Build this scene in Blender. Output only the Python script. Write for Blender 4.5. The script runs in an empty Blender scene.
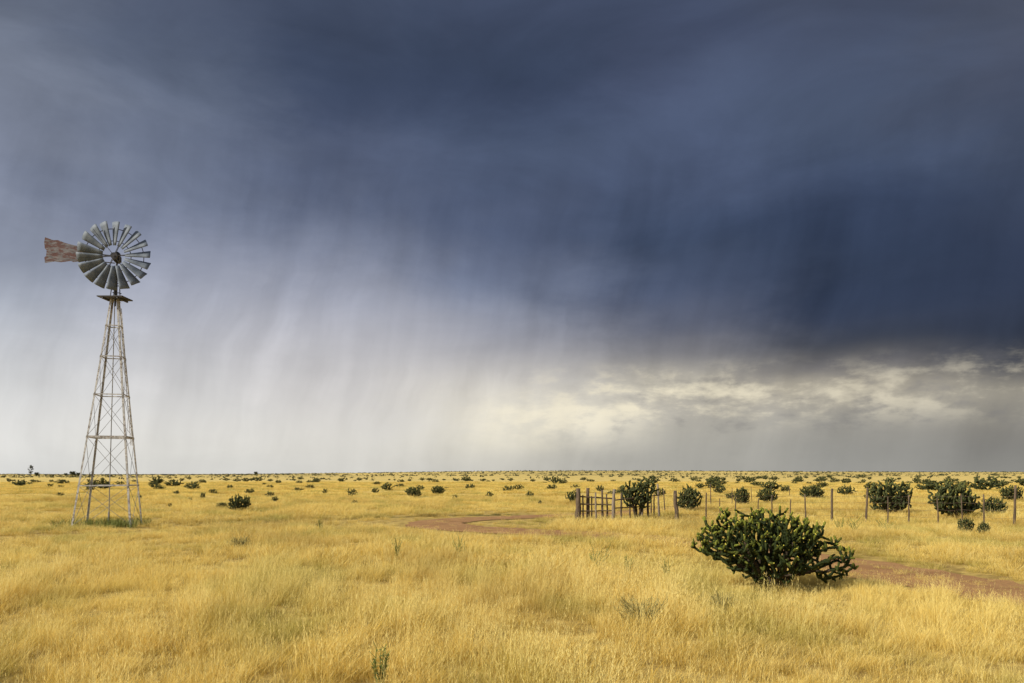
import bpy, bmesh, math, random
import numpy as np
from mathutils import Vector, Matrix, noise, Euler

random.seed(7); rng = np.random.default_rng(7)
scene = bpy.context.scene
scene.view_settings.view_transform = 'Standard'
try: scene.view_settings.look = 'None'
except Exception: pass
scene.view_settings.exposure = 0
COL = scene.collection

# ------------------------------------------------------------ camera
F = 1024*28/36; CH = 1.8; HZ = 474.0
cam = bpy.data.cameras.new("camera"); camo = bpy.data.objects.new("camera", cam)
cam.lens = 28; cam.sensor_width = 36; cam.clip_end = 20000; cam.clip_start = 0.05
cam.shift_y = (HZ-341.5)/1024
camo.location = (0, 0, CH); camo.rotation_euler = (math.radians(90), 0, 0)
COL.objects.link(camo); scene.camera = camo

def smooth(a, b, x):
    t = np.clip((x-a)/(b-a), 0, 1); return t*t*(3-2*t)
def terr(x, y):
    x = np.asarray(x, float); y = np.asarray(y, float)
    z = 0.05*np.sin(x*0.31+1.3)*np.sin(y*0.27+0.4) + 0.03*np.sin(x*0.17-y*0.36+2)
    r = np.hypot(x, y)
    z = z*smooth(0, 12, r)
    z = z + 0.5*np.sin(x*0.021+2)*np.sin(y*0.017)*smooth(80, 300, r)
    az = np.arctan2(x, np.maximum(y, 1e-3))
    z = z + smooth(250, 2200, y)*8.5*(0.15+0.85*smooth(-0.5, 0.1, az)) + smooth(500, 2600, y)*2.0*np.sin(az*7+1)
    return z
def tz(x, y): return float(terr(x, y))
def G(px, py):
    d = F*CH/(py-HZ); return ((px-512)*d/F, d)

# ------------------------------------------------------------ helpers
def mesh_from(name, verts, faces, mats=(), smooth_sh=False, midx=None, attrs=None):
    me = bpy.data.meshes.new(name)
    me.from_pydata([tuple(v) for v in verts], [], [tuple(f) for f in faces])
    for m in mats: me.materials.append(m)
    if midx is not None: me.polygons.foreach_set("material_index", np.asarray(midx, dtype=np.int32))
    if smooth_sh: me.polygons.foreach_set("use_smooth", np.ones(len(me.polygons), dtype=bool))
    if attrs:
        for k, v in attrs.items():
            a = me.attributes.new(k, 'FLOAT', 'POINT'); a.data.foreach_set("value", np.asarray(v, dtype=np.float32))
    me.update(); return me
def add(name, me, parent=None, loc=(0,0,0), rot=(0,0,0), scale=(1,1,1), **kw):
    o = bpy.data.objects.new(name, me); COL.objects.link(o)
    o.location = loc; o.rotation_euler = rot; o.scale = scale
    if parent: o.parent = parent
    for k, v in kw.items(): o[k] = v
    return o

class NT:
    def __init__(s, tree): s.t = tree; s.n = tree.nodes; s.l = tree.links
    def new(s, typ, **kw):
        n = s.n.new(typ)
        for k, v in kw.items(): setattr(n, k, v)
        return n
    def put(s, sock, v):
        if hasattr(v, 'links') or isinstance(v, bpy.types.NodeSocket): s.l.new(v, sock)
        else: sock.default_value = v
    def math(s, op, a, b=None, c=None, clamp=False):
        n = s.new('ShaderNodeMath', operation=op, use_clamp=clamp)
        s.put(n.inputs[0], a)
        if b is not None: s.put(n.inputs[1], b)
        if c is not None: s.put(n.inputs[2], c)
        return n.outputs[0]
    def mr(s, v, a, b, c=0.0, d=1.0, interp='SMOOTHSTEP'):
        n = s.new('ShaderNodeMapRange', interpolation_type=interp)
        s.put(n.inputs[0], v); n.inputs[1].default_value = a; n.inputs[2].default_value = b
        n.inputs[3].default_value = c; n.inputs[4].default_value = d
        return n.outputs[0]
    def mix(s, f, a, b, mode='MIX'):
        n = s.new('ShaderNodeMix', data_type='RGBA', blend_type=mode)
        s.put(n.inputs[0], f); s.put(n.inputs[6], a); s.put(n.inputs[7], b)
        return n.outputs[2]
    def noise(s, vec=None, scale=5, detail=4, rough=0.5, dist=0.0):
        n = s.new('ShaderNodeTexNoise'); n.inputs['Scale'].default_value = scale
        n.inputs['Detail'].default_value = detail; n.inputs['Roughness'].default_value = rough
        n.inputs['Distortion'].default_value = dist
        if vec is not None: s.l.new(vec, n.inputs['Vector'])
        return n.outputs['Fac']
    def comb(s, x, y, z=0.0):
        n = s.new('ShaderNodeCombineXYZ'); s.put(n.inputs[0], x); s.put(n.inputs[1], y); s.put(n.inputs[2], z)
        return n.outputs[0]
    def scale(s, v, k):
        n = s.new('ShaderNodeVectorMath', operation='SCALE'); s.put(n.inputs[0], v); s.put(n.inputs['Scale'], k)
        return n.outputs[0]
def C(r, g, b): return (r, g, b, 1.0)
def lin(c):
    o = []
    for v in c:
        v = v/255; o.append(v/12.92 if v <= 0.04045 else ((v+0.055)/1.055)**2.4)
    return (o[0], o[1], o[2], 1.0)

def new_mat(name):
    m = bpy.data.materials.new(name); m.use_nodes = True
    nt = NT(m.node_tree); p = m.node_tree.nodes['Principled BSDF']; out = m.node_tree.nodes['Material Output']
    return m, nt, p, out

# ------------------------------------------------------------ materials
def patch_fields(nt):
    pos = nt.new('ShaderNodeNewGeometry').outputs['Position']
    sep = nt.new('ShaderNodeSeparateXYZ'); nt.l.new(pos, sep.inputs[0])
    flat = nt.comb(sep.outputs[0], nt.math('MULTIPLY', sep.outputs[1], 0.6), 0.0)
    big = nt.noise(flat, 0.09, 3, 0.55)
    med = nt.noise(flat, 0.45, 4, 0.6)
    return pos, flat, big, med

def grass_material():
    m, nt, p, out = new_mat("golden_grass")
    pos, flat, big, med = patch_fields(nt)
    tip = nt.new('ShaderNodeAttribute', attribute_name='tip').outputs['Fac']
    rnd = nt.new('ShaderNodeAttribute', attribute_name='rnd').outputs['Fac']
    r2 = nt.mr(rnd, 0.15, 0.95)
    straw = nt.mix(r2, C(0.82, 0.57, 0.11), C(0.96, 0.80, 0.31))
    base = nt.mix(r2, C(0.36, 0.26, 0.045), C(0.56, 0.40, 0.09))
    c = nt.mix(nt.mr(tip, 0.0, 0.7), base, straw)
    green = nt.mix(tip, C(0.20, 0.22, 0.04), C(0.52, 0.46, 0.10))
    gm = nt.math('MULTIPLY', nt.mr(med, 0.47, 0.64), nt.mr(rnd, 0.0, 1.0, 0.9, 0.35, 'LINEAR'))
    c = nt.mix(gm, c, green)
    str2 = nt.noise(flat, 0.21, 4, 0.6, 0.4)
    c = nt.mix(nt.math('MULTIPLY', nt.mr(str2, 0.50, 0.62), 0.48), c, C(0.46, 0.31, 0.075))
    c = nt.mix(nt.math('MULTIPLY', nt.mr(str2, 0.47, 0.36), 0.35), c, C(0.97, 0.80, 0.26))
    p.inputs['Roughness'].default_value = 0.6
    p.inputs['Specular IOR Level'].default_value = 0.3
    nt.l.new(c, p.inputs['Base Color'])
    tr = nt.new('ShaderNodeBsdfTranslucent'); nt.l.new(c, tr.inputs[0])
    mx = nt.new('ShaderNodeMixShader'); mx.inputs[0].default_value = 0.42
    nt.l.new(p.outputs[0], mx.inputs[1]); nt.l.new(tr.outputs[0], mx.inputs[2]); nt.l.new(mx.outputs[0], out.inputs[0])
    return m
def ground_material():
    m, nt, p, out = new_mat("prairie_ground")
    pos, flat, big, med = patch_fields(nt)
    sep = nt.new('ShaderNodeSeparateXYZ'); nt.l.new(pos, sep.inputs[0])
    fine = nt.noise(pos, 2.2, 6, 0.7)
    c = nt.mix(nt.mr(fine, 0.3, 0.7), C(0.60, 0.42, 0.12), C(0.80, 0.62, 0.22))
    c = nt.mix(nt.math('MULTIPLY', nt.mr(med, 0.5, 0.66), 0.6), c, C(0.34, 0.30, 0.09))
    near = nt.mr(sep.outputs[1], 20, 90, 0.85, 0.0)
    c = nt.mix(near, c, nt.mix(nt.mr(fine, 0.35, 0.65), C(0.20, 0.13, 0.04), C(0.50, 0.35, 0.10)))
    fl2 = nt.comb(nt.math('MULTIPLY', sep.outputs[0], 0.35), sep.outputs[1], 0.0)
    far = nt.noise(fl2, 0.012, 5, 0.65)
    fm = nt.math('MULTIPLY', nt.mr(far, 0.42, 0.62), nt.mr(sep.outputs[1], 90, 900, 0.0, 0.8))
    c = nt.mix(fm, c, C(0.26, 0.22, 0.09))
    p.inputs['Roughness'].default_value = 0.95; p.inputs['Specular IOR Level'].default_value = 0.1
    nt.l.new(c, p.inputs['Base Color'])
    b = nt.new('ShaderNodeBump'); b.inputs['Strength'].default_value = 0.5; b.inputs['Distance'].default_value = 0.1
    nt.l.new(fine, b.inputs['Height']); nt.l.new(b.outputs[0], p.inputs['Normal'])
    return m
def road_material():
    m, nt, p, out = new_mat("dirt_track")
    pos = nt.new('ShaderNodeNewGeometry').outputs['Position']
    f1 = nt.noise(pos, 1.3, 5, 0.6); f2 = nt.noise(pos, 14, 4, 0.7)
    c = nt.mix(nt.mr(f1, 0.3, 0.7), C(0.30, 0.145, 0.045), C(0.42, 0.225, 0.08))
    c = nt.mix(nt.math('MULTIPLY', nt.mr(f2, 0.45, 0.7), 0.5), c, C(0.19, 0.10, 0.04))
    nt.l.new(c, p.inputs['Base Color']); p.inputs['Roughness'].default_value = 0.95
    b = nt.new('ShaderNodeBump'); b.inputs['Strength'].default_value = 0.7; b.inputs['Distance'].default_value = 0.05
    nt.l.new(f2, b.inputs['Height']); nt.l.new(b.outputs[0], p.inputs['Normal'])
    return m
def cactus_material(name, dark, mid, tipc):
    m, nt, p, out = new_mat(name)
    pos = nt.new('ShaderNodeNewGeometry').outputs['Position']
    tip = nt.new('ShaderNodeAttribute', attribute_name='tip').outputs['Fac']
    n = nt.noise(pos, 9, 3, 0.6); n2 = nt.noise(pos, 70, 2, 0.5)
    c = nt.mix(nt.mr(n, 0.3, 0.7), C(*dark), C(*mid))
    c = nt.mix(nt.math('MULTIPLY', nt.mr(tip, 0.55, 1.0), 0.85), c, C(*tipc))  # yellow-green tips, with sunlit highlights put into the colour
    c = nt.mix(nt.math('MULTIPLY', nt.mr(n2, 0.55, 0.42), 0.5), c, C(dark[0]*.7, dark[1]*.7, dark[2]*.7))
    nt.l.new(c, p.inputs['Base Color']); p.inputs['Roughness'].default_value = 0.7
    p.inputs['Specular IOR Level'].default_value = 0.15
    return m
def simple_material(name, c1, c2, scale=6, rough=0.8, metal=0.0, stretch=(1,1,1), c3=None, c3amt=0.5, thr=(0.55,0.7)):
    m, nt, p, out = new_mat(name)
    tc = nt.new('ShaderNodeTexCoord').outputs['Object']
    mp = nt.new('ShaderNodeMapping'); mp.inputs['Scale'].default_value = stretch
    nt.l.new(tc, mp.inputs[0])
    n = nt.noise(mp.outputs[0], scale, 5, 0.65)
    c = nt.mix(nt.mr(n, 0.3, 0.7), C(*c1), C(*c2))
    if c3:
        n3 = nt.noise(mp.outputs[0], scale*1.7, 3, 0.6, 0.4)
        c = nt.mix(nt.math('MULTIPLY', nt.mr(n3, thr[0], thr[1]), c3amt), c, C(*c3))
    nt.l.new(c, p.inputs['Base Color'])
    p.inputs['Roughness'].default_value = rough; p.inputs['Metallic'].default_value = metal
    p.inputs['Specular IOR Level'].default_value = 0.3
    b = nt.new('ShaderNodeBump'); b.inputs['Strength'].default_value = 0.3; b.inputs['Distance'].default_value = 0.01
    nt.l.new(n, b.inputs['Height']); nt.l.new(b.outputs[0], p.inputs['Normal'])
    return m
M_grass = grass_material(); M_ground = ground_material(); M_road = road_material()
M_cactus = cactus_material("cholla_stem_green", (0.010,0.016,0.004), (0.035,0.047,0.009), (0.24,0.26,0.033))
M_shrub = cactus_material("shrub_green", (0.026,0.033,0.012), (0.058,0.068,0.024), (0.15,0.155,0.045))
M_bark = simple_material("cactus_bark", (0.03,0.022,0.012), (0.075,0.055,0.032), 20)
M_fruit = simple_material("yellow_fruit", (0.50,0.45,0.05), (0.70,0.62,0.11), 20, 0.6)
M_spine = simple_material("straw_spine", (0.16,0.16,0.05), (0.26,0.25,0.08), 20, 0.7)
M_post = simple_material("weathered_post", (0.06,0.042,0.028), (0.16,0.115,0.075), 9, 0.9, stretch=(3,3,0.5))
M_gray = simple_material("gray_timber", (0.12,0.095,0.07), (0.27,0.22,0.165), 9, 0.9, stretch=(3,3,0.5))
M_wire = simple_material("rusty_wire", (0.10,0.07,0.05), (0.16,0.11,0.08), 9, 0.7, 0.3)
M_steel = simple_material("aged_galvanised_steel", (0.34,0.33,0.31), (0.66,0.64,0.60), 7, 0.6, 0.0, c3=(0.17,0.11,0.075), c3amt=0.7, thr=(0.5,0.62))
M_brace = simple_material("galvanised_rod", (0.16,0.155,0.15), (0.30,0.29,0.28), 5, 0.6, 0.0)
M_dark = simple_material("dark_iron", (0.030,0.030,0.033), (0.08,0.075,0.075), 6, 0.6, 0.2)
M_blade = simple_material("dull_zinc_blade", (0.085,0.105,0.135), (0.19,0.22,0.26), 3, 0.65, 0.0)
M_vane = simple_material("weathered_vane", (0.13,0.12,0.125), (0.26,0.245,0.25), 3.2, 0.8, 0.0, stretch=(1.0,1,3.5), c3=(0.13,0.055,0.045), c3amt=0.85, thr=(0.44,0.58))
M_weed = simple_material("weed_green", (0.09,0.115,0.025), (0.21,0.24,0.05), 10, 0.8)
M_far = simple_material("far_scrub", (0.035,0.04,0.018), (0.075,0.08,0.034), 0.3, 0.95)

# ------------------------------------------------------------ ground
N = 320
xs = 14*np.sinh(np.linspace(-6.9, 6.9, N)); ys = 14*np.sinh(np.linspace(-4.0, 6.9, 260))
X, Y = np.meshgrid(xs, ys); Z = terr(X, Y)
V = np.stack([X.ravel(), Y.ravel(), Z.ravel()], 1)
i = np.arange(len(ys)-1)[:, None]*N + np.arange(N-1)[None, :]
i = i.ravel(); Fc = np.stack([i, i+1, i+1+N, i+N], 1)
add("ground", mesh_from("ground", V.tolist(), Fc.tolist(), [M_ground], True), kind="structure", label="golden dry prairie ground reaching the horizon")

# ------------------------------------------------------------ dirt track
ctrl = [G(1500, 650), G(1180, 614), G(1024, 595), G(930, 580), G(840, 565), G(740, 551), G(650, 541), G(580, 535.5), G(510, 532), G(450, 527.5), G(436, 523.5), G(470, 520), G(540, 517), G(640, 512.5), G(700, 508)]
def catmull(P, n=14):
    P = [np.array(p) for p in P]; P = [2*P[0]-P[1]]+P+[2*P[-1]-P[-2]]; o = []
    for k in range(1, len(P)-2):
        a, b, c, d = P[k-1:k+3]
        for t in np.linspace(0, 1, n, endpoint=False):
            o.append(0.5*((2*b)+(-a+c)*t+(2*a-5*b+4*c-d)*t*t+(-a+3*b-3*c+d)*t**3))
    o.append(P[-2]); return np.array(o)
path = catmull(ctrl)
tan = np.gradient(path, axis=0); tan /= np.linalg.norm(tan, axis=1)[:, None]
nor = np.stack([-tan[:, 1], tan[:, 0]], 1)
vs = []; fs = []; M = 9
for k, (p, n_) in enumerate(zip(path, nor)):
    wl = 1.05+0.3*noise.noise(Vector((k*0.3, 0, 0))); wr = 1.05+0.3*noise.noise(Vector((k*0.3, 9, 0)))
    for j in range(M):
        s = -wl+(wl+wr)*j/(M-1); q = p+n_*s
        vs.append((q[0], q[1], tz(q[0], q[1])+0.018+0.02*math.exp(-(s/0.35)**2)))
for k in range(len(path)-1):
    for j in range(M-1):
        a = k*M+j; fs.append((a, a+1, a+1+M, a+M))
add("dirt_track", mesh_from("dirt_track", vs, fs, [M_road], True), kind="structure", label="reddish two-rut dirt track winding through dry grass")
def road_dist(P):
    out = np.full(len(P), 99.0)
    for s in range(0, len(P), 4000):
        q = P[s:s+4000]; d = np.linalg.norm(q[:, None, :]-path[None, :, :], axis=2); out[s:s+4000] = d.min(1)
    return out

# ------------------------------------------------------------ grass tufts
tuftcol = bpy.data.collections.new("grass_sources")
def tuft_data(nb, h, spread, w, lean, seed, heads=0.0):
    r = np.random.default_rng(seed); vs = []; fs = []; tip = []; rn = []
    for b in range(nb):
        a = r.uniform(0, 2*math.pi); rad = spread*math.sqrt(r.random())
        bx, by = rad*math.cos(a), rad*math.sin(a)
        hh = h*r.uniform(0.5, 1.15)
        da = a+r.normal(0, 0.9); le = lean*hh*r.uniform(0.3, 1.4)
        stalk = r.random() < heads
        if stalk: hh *= 1.35; le *= 0.6
        wind = 0.16*hh
        ww = w*r.uniform(0.7, 1.3); fa = r.uniform(0, math.pi); fx, fy = math.cos(fa)*ww/2, math.sin(fa)*ww/2
        s0 = len(vs); R = 1.0 if stalk else r.random()
        for (t, k) in ((0, 1.0), (0.4, 0.85), (0.75, 0.55)):
            cx = bx+le*t**1.9*math.cos(da)+wind*t*t; cy = by+le*t**1.9*math.sin(da); cz = hh*t*(1-0.12*t)
            vs.append((cx-fx*k, cy-fy*k, cz)); vs.append((cx+fx*k, cy+fy*k, cz)); tip += [t, t]; rn += [R, R]
        cx = bx+le*math.cos(da)+wind; cy = by+le*math.sin(da); cz = hh*0.88
        vs.append((cx, cy, cz)); tip.append(1.0); rn.append(R)
        fs += [(s0, s0+1, s0+3, s0+2), (s0+2, s0+3, s0+5, s0+4), (s0+4, s0+5, s0+6)]
        if stalk:
            for q in range(7):
                t = r.uniform(-0.03, 0.07); ang = r.uniform(0, 6.28); L = r.uniform(0.012, 0.03)
                s1 = len(vs); px_, py_, pz_ = cx+0.1*t*math.cos(da), cy, cz-0.02+t
                vs += [(px_, py_, pz_), (px_+w*0.9, py_, pz_+0.004), (px_+L*math.cos(ang)*.6+0.006, py_+L*math.sin(ang)*.6, pz_+L*1.1)]
                fs.append((s1, s1+1, s1+2)); tip += [1, 1, 1]; rn += [R, R, 1]
    return vs, fs, tip, rn
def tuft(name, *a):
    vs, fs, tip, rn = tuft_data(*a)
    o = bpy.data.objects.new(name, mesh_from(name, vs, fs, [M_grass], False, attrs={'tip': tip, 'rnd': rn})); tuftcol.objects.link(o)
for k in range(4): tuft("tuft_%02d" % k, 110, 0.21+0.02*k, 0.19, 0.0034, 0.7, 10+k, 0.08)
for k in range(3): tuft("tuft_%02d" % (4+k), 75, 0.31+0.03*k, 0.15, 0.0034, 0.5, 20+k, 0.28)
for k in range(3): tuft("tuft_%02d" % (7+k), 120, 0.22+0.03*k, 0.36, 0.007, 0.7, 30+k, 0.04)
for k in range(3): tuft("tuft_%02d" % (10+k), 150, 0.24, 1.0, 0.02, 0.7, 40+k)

def nz(x, y, s, o=0): return noise.noise(Vector((x*s+o, y*s*0.6+o*1.7, o)))
pts = []; rots = []; scl = []; idx = []
hxx, hyy = G(775, 588)
def scatter(d0, d1, dens, sel):
    wmax = 0.8*d1+4
    n = int((d1-d0)*2*wmax*dens)
    x = rng.uniform(-wmax, wmax, n); y = rng.uniform(d0, d1, n)
    k = np.abs(x) < 0.8*y+4; x = x[k]; y = y[k]
    rd = road_dist(np.stack([x, y], 1))
    z = terr(x, y)
    for X_, Y_, Z_, R_ in zip(x, y, z, rd):
        a = nz(X_, Y_, 0.35, 3.1); b = nz(X_, Y_, 0.11, 8.3); c = nz(X_, Y_, 1.2, 5.5)
        thick = 0.92 + 0.42*a + 0.38*b + 0.32*c
        wob = 0.3*nz(X_, Y_, 1.1, 1.0)
        worn = max(0.0, min(1.0, (2.0-X_)/1.5)) if Y_ > 21 else max(0.0, min(1.0, (X_-5.4)/1.2))*0.6
        if R_ < 4.2: thick *= 1-worn*0.62*(1-max(0, (R_-1.0)/3.2))
        rutw = 0.34+0.6*worn
        if 0.36+wob*.5 < R_ < 0.36+rutw+wob:
            if random.random() < 0.62+0.35*worn: continue
            thick *= 0.6
        elif R_ < 0.5: thick *= 0.7
        dh = math.hypot((X_-hxx-0.1)/1.1, (Y_-hyy)/0.9)
        if dh < 1 and Y_ < hyy+0.3: thick = min(thick, 0.6)
        if thick < 0.5 and R_ > 4.2 and random.random() > thick/0.5*0.9+0.15: continue
        s = max(0.32, min(1.35, thick))*random.uniform(0.75, 1.2)
        pts.append((X_, Y_, Z_-0.01)); rots.append((random.uniform(-.06, .06), random.uniform(-.06, .06), random.uniform(-0.9, 0.9)))
        scl.append(s); idx.append(sel(a, b, c))
def sel_near(a, b, c):
    if b+0.6*a > 0.02 and random.random() < 0.4 or random.random() < 0.1: return random.choice((4, 5, 6))
    return random.randrange(4)
scatter(4, 14, 21, sel_near)
scatter(14, 27, 8.5, lambda a, b, c: random.choice((0, 1, 2, 3, 7, 8, 9, 7, 8, 9, 5)) )
scatter(27, 60, 3.2, lambda a, b, c: random.choice((7, 8, 9)))
scatter(60, 170, 0.45, lambda a, b, c: random.choice((10, 11, 12)))
gm = bpy.data.meshes.new("grass"); gm.from_pydata(pts, [], [])
at = gm.attributes.new("rot", 'FLOAT_VECTOR', 'POINT'); at.data.foreach_set("vector", np.array(rots, dtype=np.float32).ravel())
at = gm.attributes.new("scl", 'FLOAT', 'POINT'); at.data.foreach_set("value", np.array(scl, dtype=np.float32))
at = gm.attributes.new("idx", 'INT', 'POINT'); at.data.foreach_set("value", np.array(idx, dtype=np.int32))
gm.materials.append(M_grass)
go = add("grass", gm, kind="stuff", label="tall golden dry prairie grass covering the plain", category="grass")
ng = bpy.data.node_groups.new("grass_scatter", 'GeometryNodeTree')
ng.interface.new_socket("Geometry", in_out='INPUT', socket_type='NodeSocketGeometry')
ng.interface.new_socket("Geometry", in_out='OUTPUT', socket_type='NodeSocketGeometry')
gi = ng.nodes.new('NodeGroupInput'); gout = ng.nodes.new('NodeGroupOutput')
iop = ng.nodes.new('GeometryNodeInstanceOnPoints'); ci = ng.nodes.new('GeometryNodeCollectionInfo')
ci.inputs['Collection'].default_value = tuftcol; ci.inputs['Separate Children'].default_value = True; ci.inputs['Reset Children'].default_value = True
def na(nm, dt):
    n = ng.nodes.new('GeometryNodeInputNamedAttribute'); n.data_type = dt; n.inputs[0].default_value = nm
    return [s for s in n.outputs if s.enabled and s.name == 'Attribute'][0]
e2r = ng.nodes.new('FunctionNodeEulerToRotation')
L = ng.links.new
L(gi.outputs[0], iop.inputs['Points']); L(ci.outputs[0], iop.inputs['Instance'])
iop.inputs['Pick Instance'].default_value = True
L(na("idx", 'INT'), iop.inputs['Instance Index']); L(na("rot", 'FLOAT_VECTOR'), e2r.inputs[0]); L(e2r.outputs[0], iop.inputs['Rotation'])
L(na("scl", 'FLOAT'), iop.inputs['Scale']); L(iop.outputs[0], gout.inputs[0])
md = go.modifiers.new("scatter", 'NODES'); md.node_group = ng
print("tufts", len(pts))

# ------------------------------------------------------------ cholla cactus (space colonisation)
def colonise(ells, step, seed, kill=1.6, infl=8, shell=0.35, stems=5, rag=0.4, up=0.15):
    r = np.random.default_rng(seed); A = []
    for cc, rr, cnt_ in ells:
        m = 0
        while m < cnt_:
            v = r.normal(size=3); v /= np.linalg.norm(v); u_ = r.uniform(shell, 1)**0.5
            f = 1+rag*noise.noise(Vector(v*2.6)+Vector((seed, 0, 0)))+rag*0.5*noise.noise(Vector(v*6)+Vector((seed, 5, 0)))
            p = np.array(cc)+v*u_*np.array(rr)*f
            if p[2] > 0.1: A.append(p)
            m += 1
    A = np.array(A)
    nodes = []; par = []
    for s in range(stems):
        a = s*2*math.pi/stems+r.uniform(-.3, .3)
        nodes.append(np.array([0.07*math.cos(a), 0.07*math.sin(a), 0.0])); par.append(-1)
    D = np.linalg.norm(A[:, None]-np.array(nodes)[None], axis=2); near = D.argmin(1); dm = D.min(1)
    for it in range(90):
        P = np.array(nodes); n0 = len(nodes)
        act = {}; lim = infl*step if it > 14 else 99
        for a_, (n_, d_) in enumerate(zip(near, dm)):
            if d_ < lim: act.setdefault(int(n_), []).append(a_)
        if not act: break
        for n_, al in act.items():
            v = (A[al]-P[n_]); v = (v/np.linalg.norm(v, axis=1)[:, None]).sum(0)
            v = v/(np.linalg.norm(v)+1e-6)+np.array([0, 0, up])+r.normal(0, 0.17, 3); v /= np.linalg.norm(v)
            q = P[n_]+v*step
            if np.min(((P-q)**2).sum(1)) < (step*0.4)**2: continue
            nodes.append(q); par.append(n_)
        if len(nodes) == n0: break
        Q = np.array(nodes[n0:]); D = np.linalg.norm(A[:, None]-Q[None], axis=2); j = D.argmin(1); dd = D.min(1)
        up_ = dd < dm; near = np.where(up_, j+n0, near); dm = np.where(up_, dd, dm)
        keep = dm > kill*step; A = A[keep]; near = near[keep]; dm = dm[keep]
        if len(A) == 0: break
    P = np.array(nodes); haskid = set(par)
    ends = [k for k in range(len(nodes)) if k not in haskid]
    for k in ends:
        if P[k][2] < 0.35 and r.random() < 0.6: continue
        for q in range(r.integers(1, 3)):
            d = np.array([0, 0, 1.0])*r.uniform(.3, 1.0)+r.normal(0, .5, 3); d /= np.linalg.norm(d); last = k; pos = P[k]
            for m in range(r.integers(1, 3)):
                pos = pos+d*step; nodes.append(pos); par.append(last); last = len(nodes)-1
    return np.array(nodes), par
def cholla_mesh(name, ells, step, seed, rt, sides, spines=0, fruits=0.3, stems=5, mat=None, split=True, kill=1.6, base_r=0.05, rag=0.4, up=0.15):
    P, par = colonise(ells, step, seed, stems=stems, kill=kill, rag=rag, up=up)
    n = len(P); kids = [[] for _ in range(n)]
    for c, p_ in enumerate(par):
        if p_ >= 0: kids[p_].append(c)
    size = np.ones(n)
    for k in range(n-1, -1, -1):
        if par[k] >= 0: size[par[k]] += size[k]
    R = np.minimum(base_r, rt*(1+0.06*np.maximum(size-1, 0)**0.5))
    r = np.random.default_rng(seed+5)
    out = {0: ([], [], [], []), 1: ([], [], [], [])}
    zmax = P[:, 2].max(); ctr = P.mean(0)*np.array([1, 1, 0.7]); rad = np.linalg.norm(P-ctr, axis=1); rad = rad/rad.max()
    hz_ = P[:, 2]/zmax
    for c in range(n):
        p_ = par[c]
        if p_ < 0: continue
        a, b = P[p_], P[c]; d = b-a; Ld = np.linalg.norm(d); d = d/Ld
        if Ld > 3*step: continue
        u = np.cross(d, [0.3, 0.7, 0.65]); u /= np.linalg.norm(u); w = np.cross(d, u)
        wood = size[c] > 40; vs, fs, ti, mi = out[0 if wood else 1]
        leaf = not kids[c]
        rings = [(-0.15, 0.86), (0.25, 1.05), (0.7, 1.08)] + ([(1.1, 0.97), (1.35, 0.72), (1.46, 0.3)] if leaf else [(1.12, 0.86)])
        s0 = len(vs); T = min(1, 0.05+0.35*rad[c]+0.30*hz_[c]+(0.32 if leaf else 0)+r.uniform(-.1, .1))  # painted light: lighter outer and upper stems, dark shaded interior
        for t, k in rings:
            rr = (R[p_]*(1-min(max(t, 0), 1))+R[c]*min(max(t, 0), 1))*k
            for s in range(sides):
                ang = 2*math.pi*s/sides+t*0.8
                j = 1+r.uniform(-0.2, 0.22)
                q = a+d*Ld*t+(u*math.cos(ang)+w*math.sin(ang))*rr*j
                vs.append(q); ti.append(T)
        for g in range(len(rings)-1):
            for s in range(sides):
                fs.append((s0+g*sides+s, s0+g*sides+(s+1) % sides, s0+(g+1)*sides+(s+1) % sides, s0+(g+1)*sides+s)); mi.append(0)
        g = len(rings)-1; fs.append(tuple(s0+g*sides+s for s in range(sides))); mi.append(0)
        if leaf and r.random() < fruits*(1 if b[2] > 0.45*zmax else 0.2):
            for q in range(r.integers(1, 3)):
                fd = d+r.normal(0, 0.5, 3); fd /= np.linalg.norm(fd); fc = b+d*Ld*.3+fd*rt*1.3; fr = rt*0.6; s1 = len(vs)
                for dx, dy, dz in ((1,0,0),(0,1,0),(-1,0,0),(0,-1,0),(0,0,1.3),(0,0,-1.3)):
                    vs.append(fc+np.array([dx, dy, dz])*fr); ti.append(1)
                for f in ((0,1,4),(1,2,4),(2,3,4),(3,0,4),(1,0,5),(2,1,5),(3,2,5),(0,3,5)): fs.append(tuple(s1+v for v in f)); mi.append(1)
        for q in range(spines):
            t = r.random(); ang = r.uniform(0, 6.28); o_ = u*math.cos(ang)+w*math.sin(ang)
            b0 = a+d*Ld*t+o_*R[c]*0.9; tipv = b0+(o_*0.8+d*0.5+r.normal(0, .3, 3))*rt*r.uniform(0.5, 1.0)
            sd = np.cross(o_, d)*0.0016; s1 = len(vs)
            vs += [b0-sd, b0+sd, tipv]; ti += [0.7]*3; fs.append((s1, s1+1, s1+2)); mi.append(2)
    m = mat or M_cactus
    if split:
        a = mesh_from(name+"_stem", out[0][0], out[0][1], [M_bark, M_fruit, M_spine], True, out[0][3], {'tip': out[0][2]}) if out[0][0] else None
        b = mesh_from(name+"_crown", out[1][0], out[1][1], [m, M_fruit, M_spine], True, out[1][3], {'tip': out[1][2]})
        return a, b
    o = len(out[0][0])
    vs = out[0][0]+out[1][0]; fs = out[0][1]+[tuple(v+o for v in f) for f in out[1][1]]
    return mesh_from(name, vs, fs, [m, M_fruit, M_spine], True, out[0][3]+out[1][3], {'tip': out[0][2]+out[1][2]})

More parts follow.
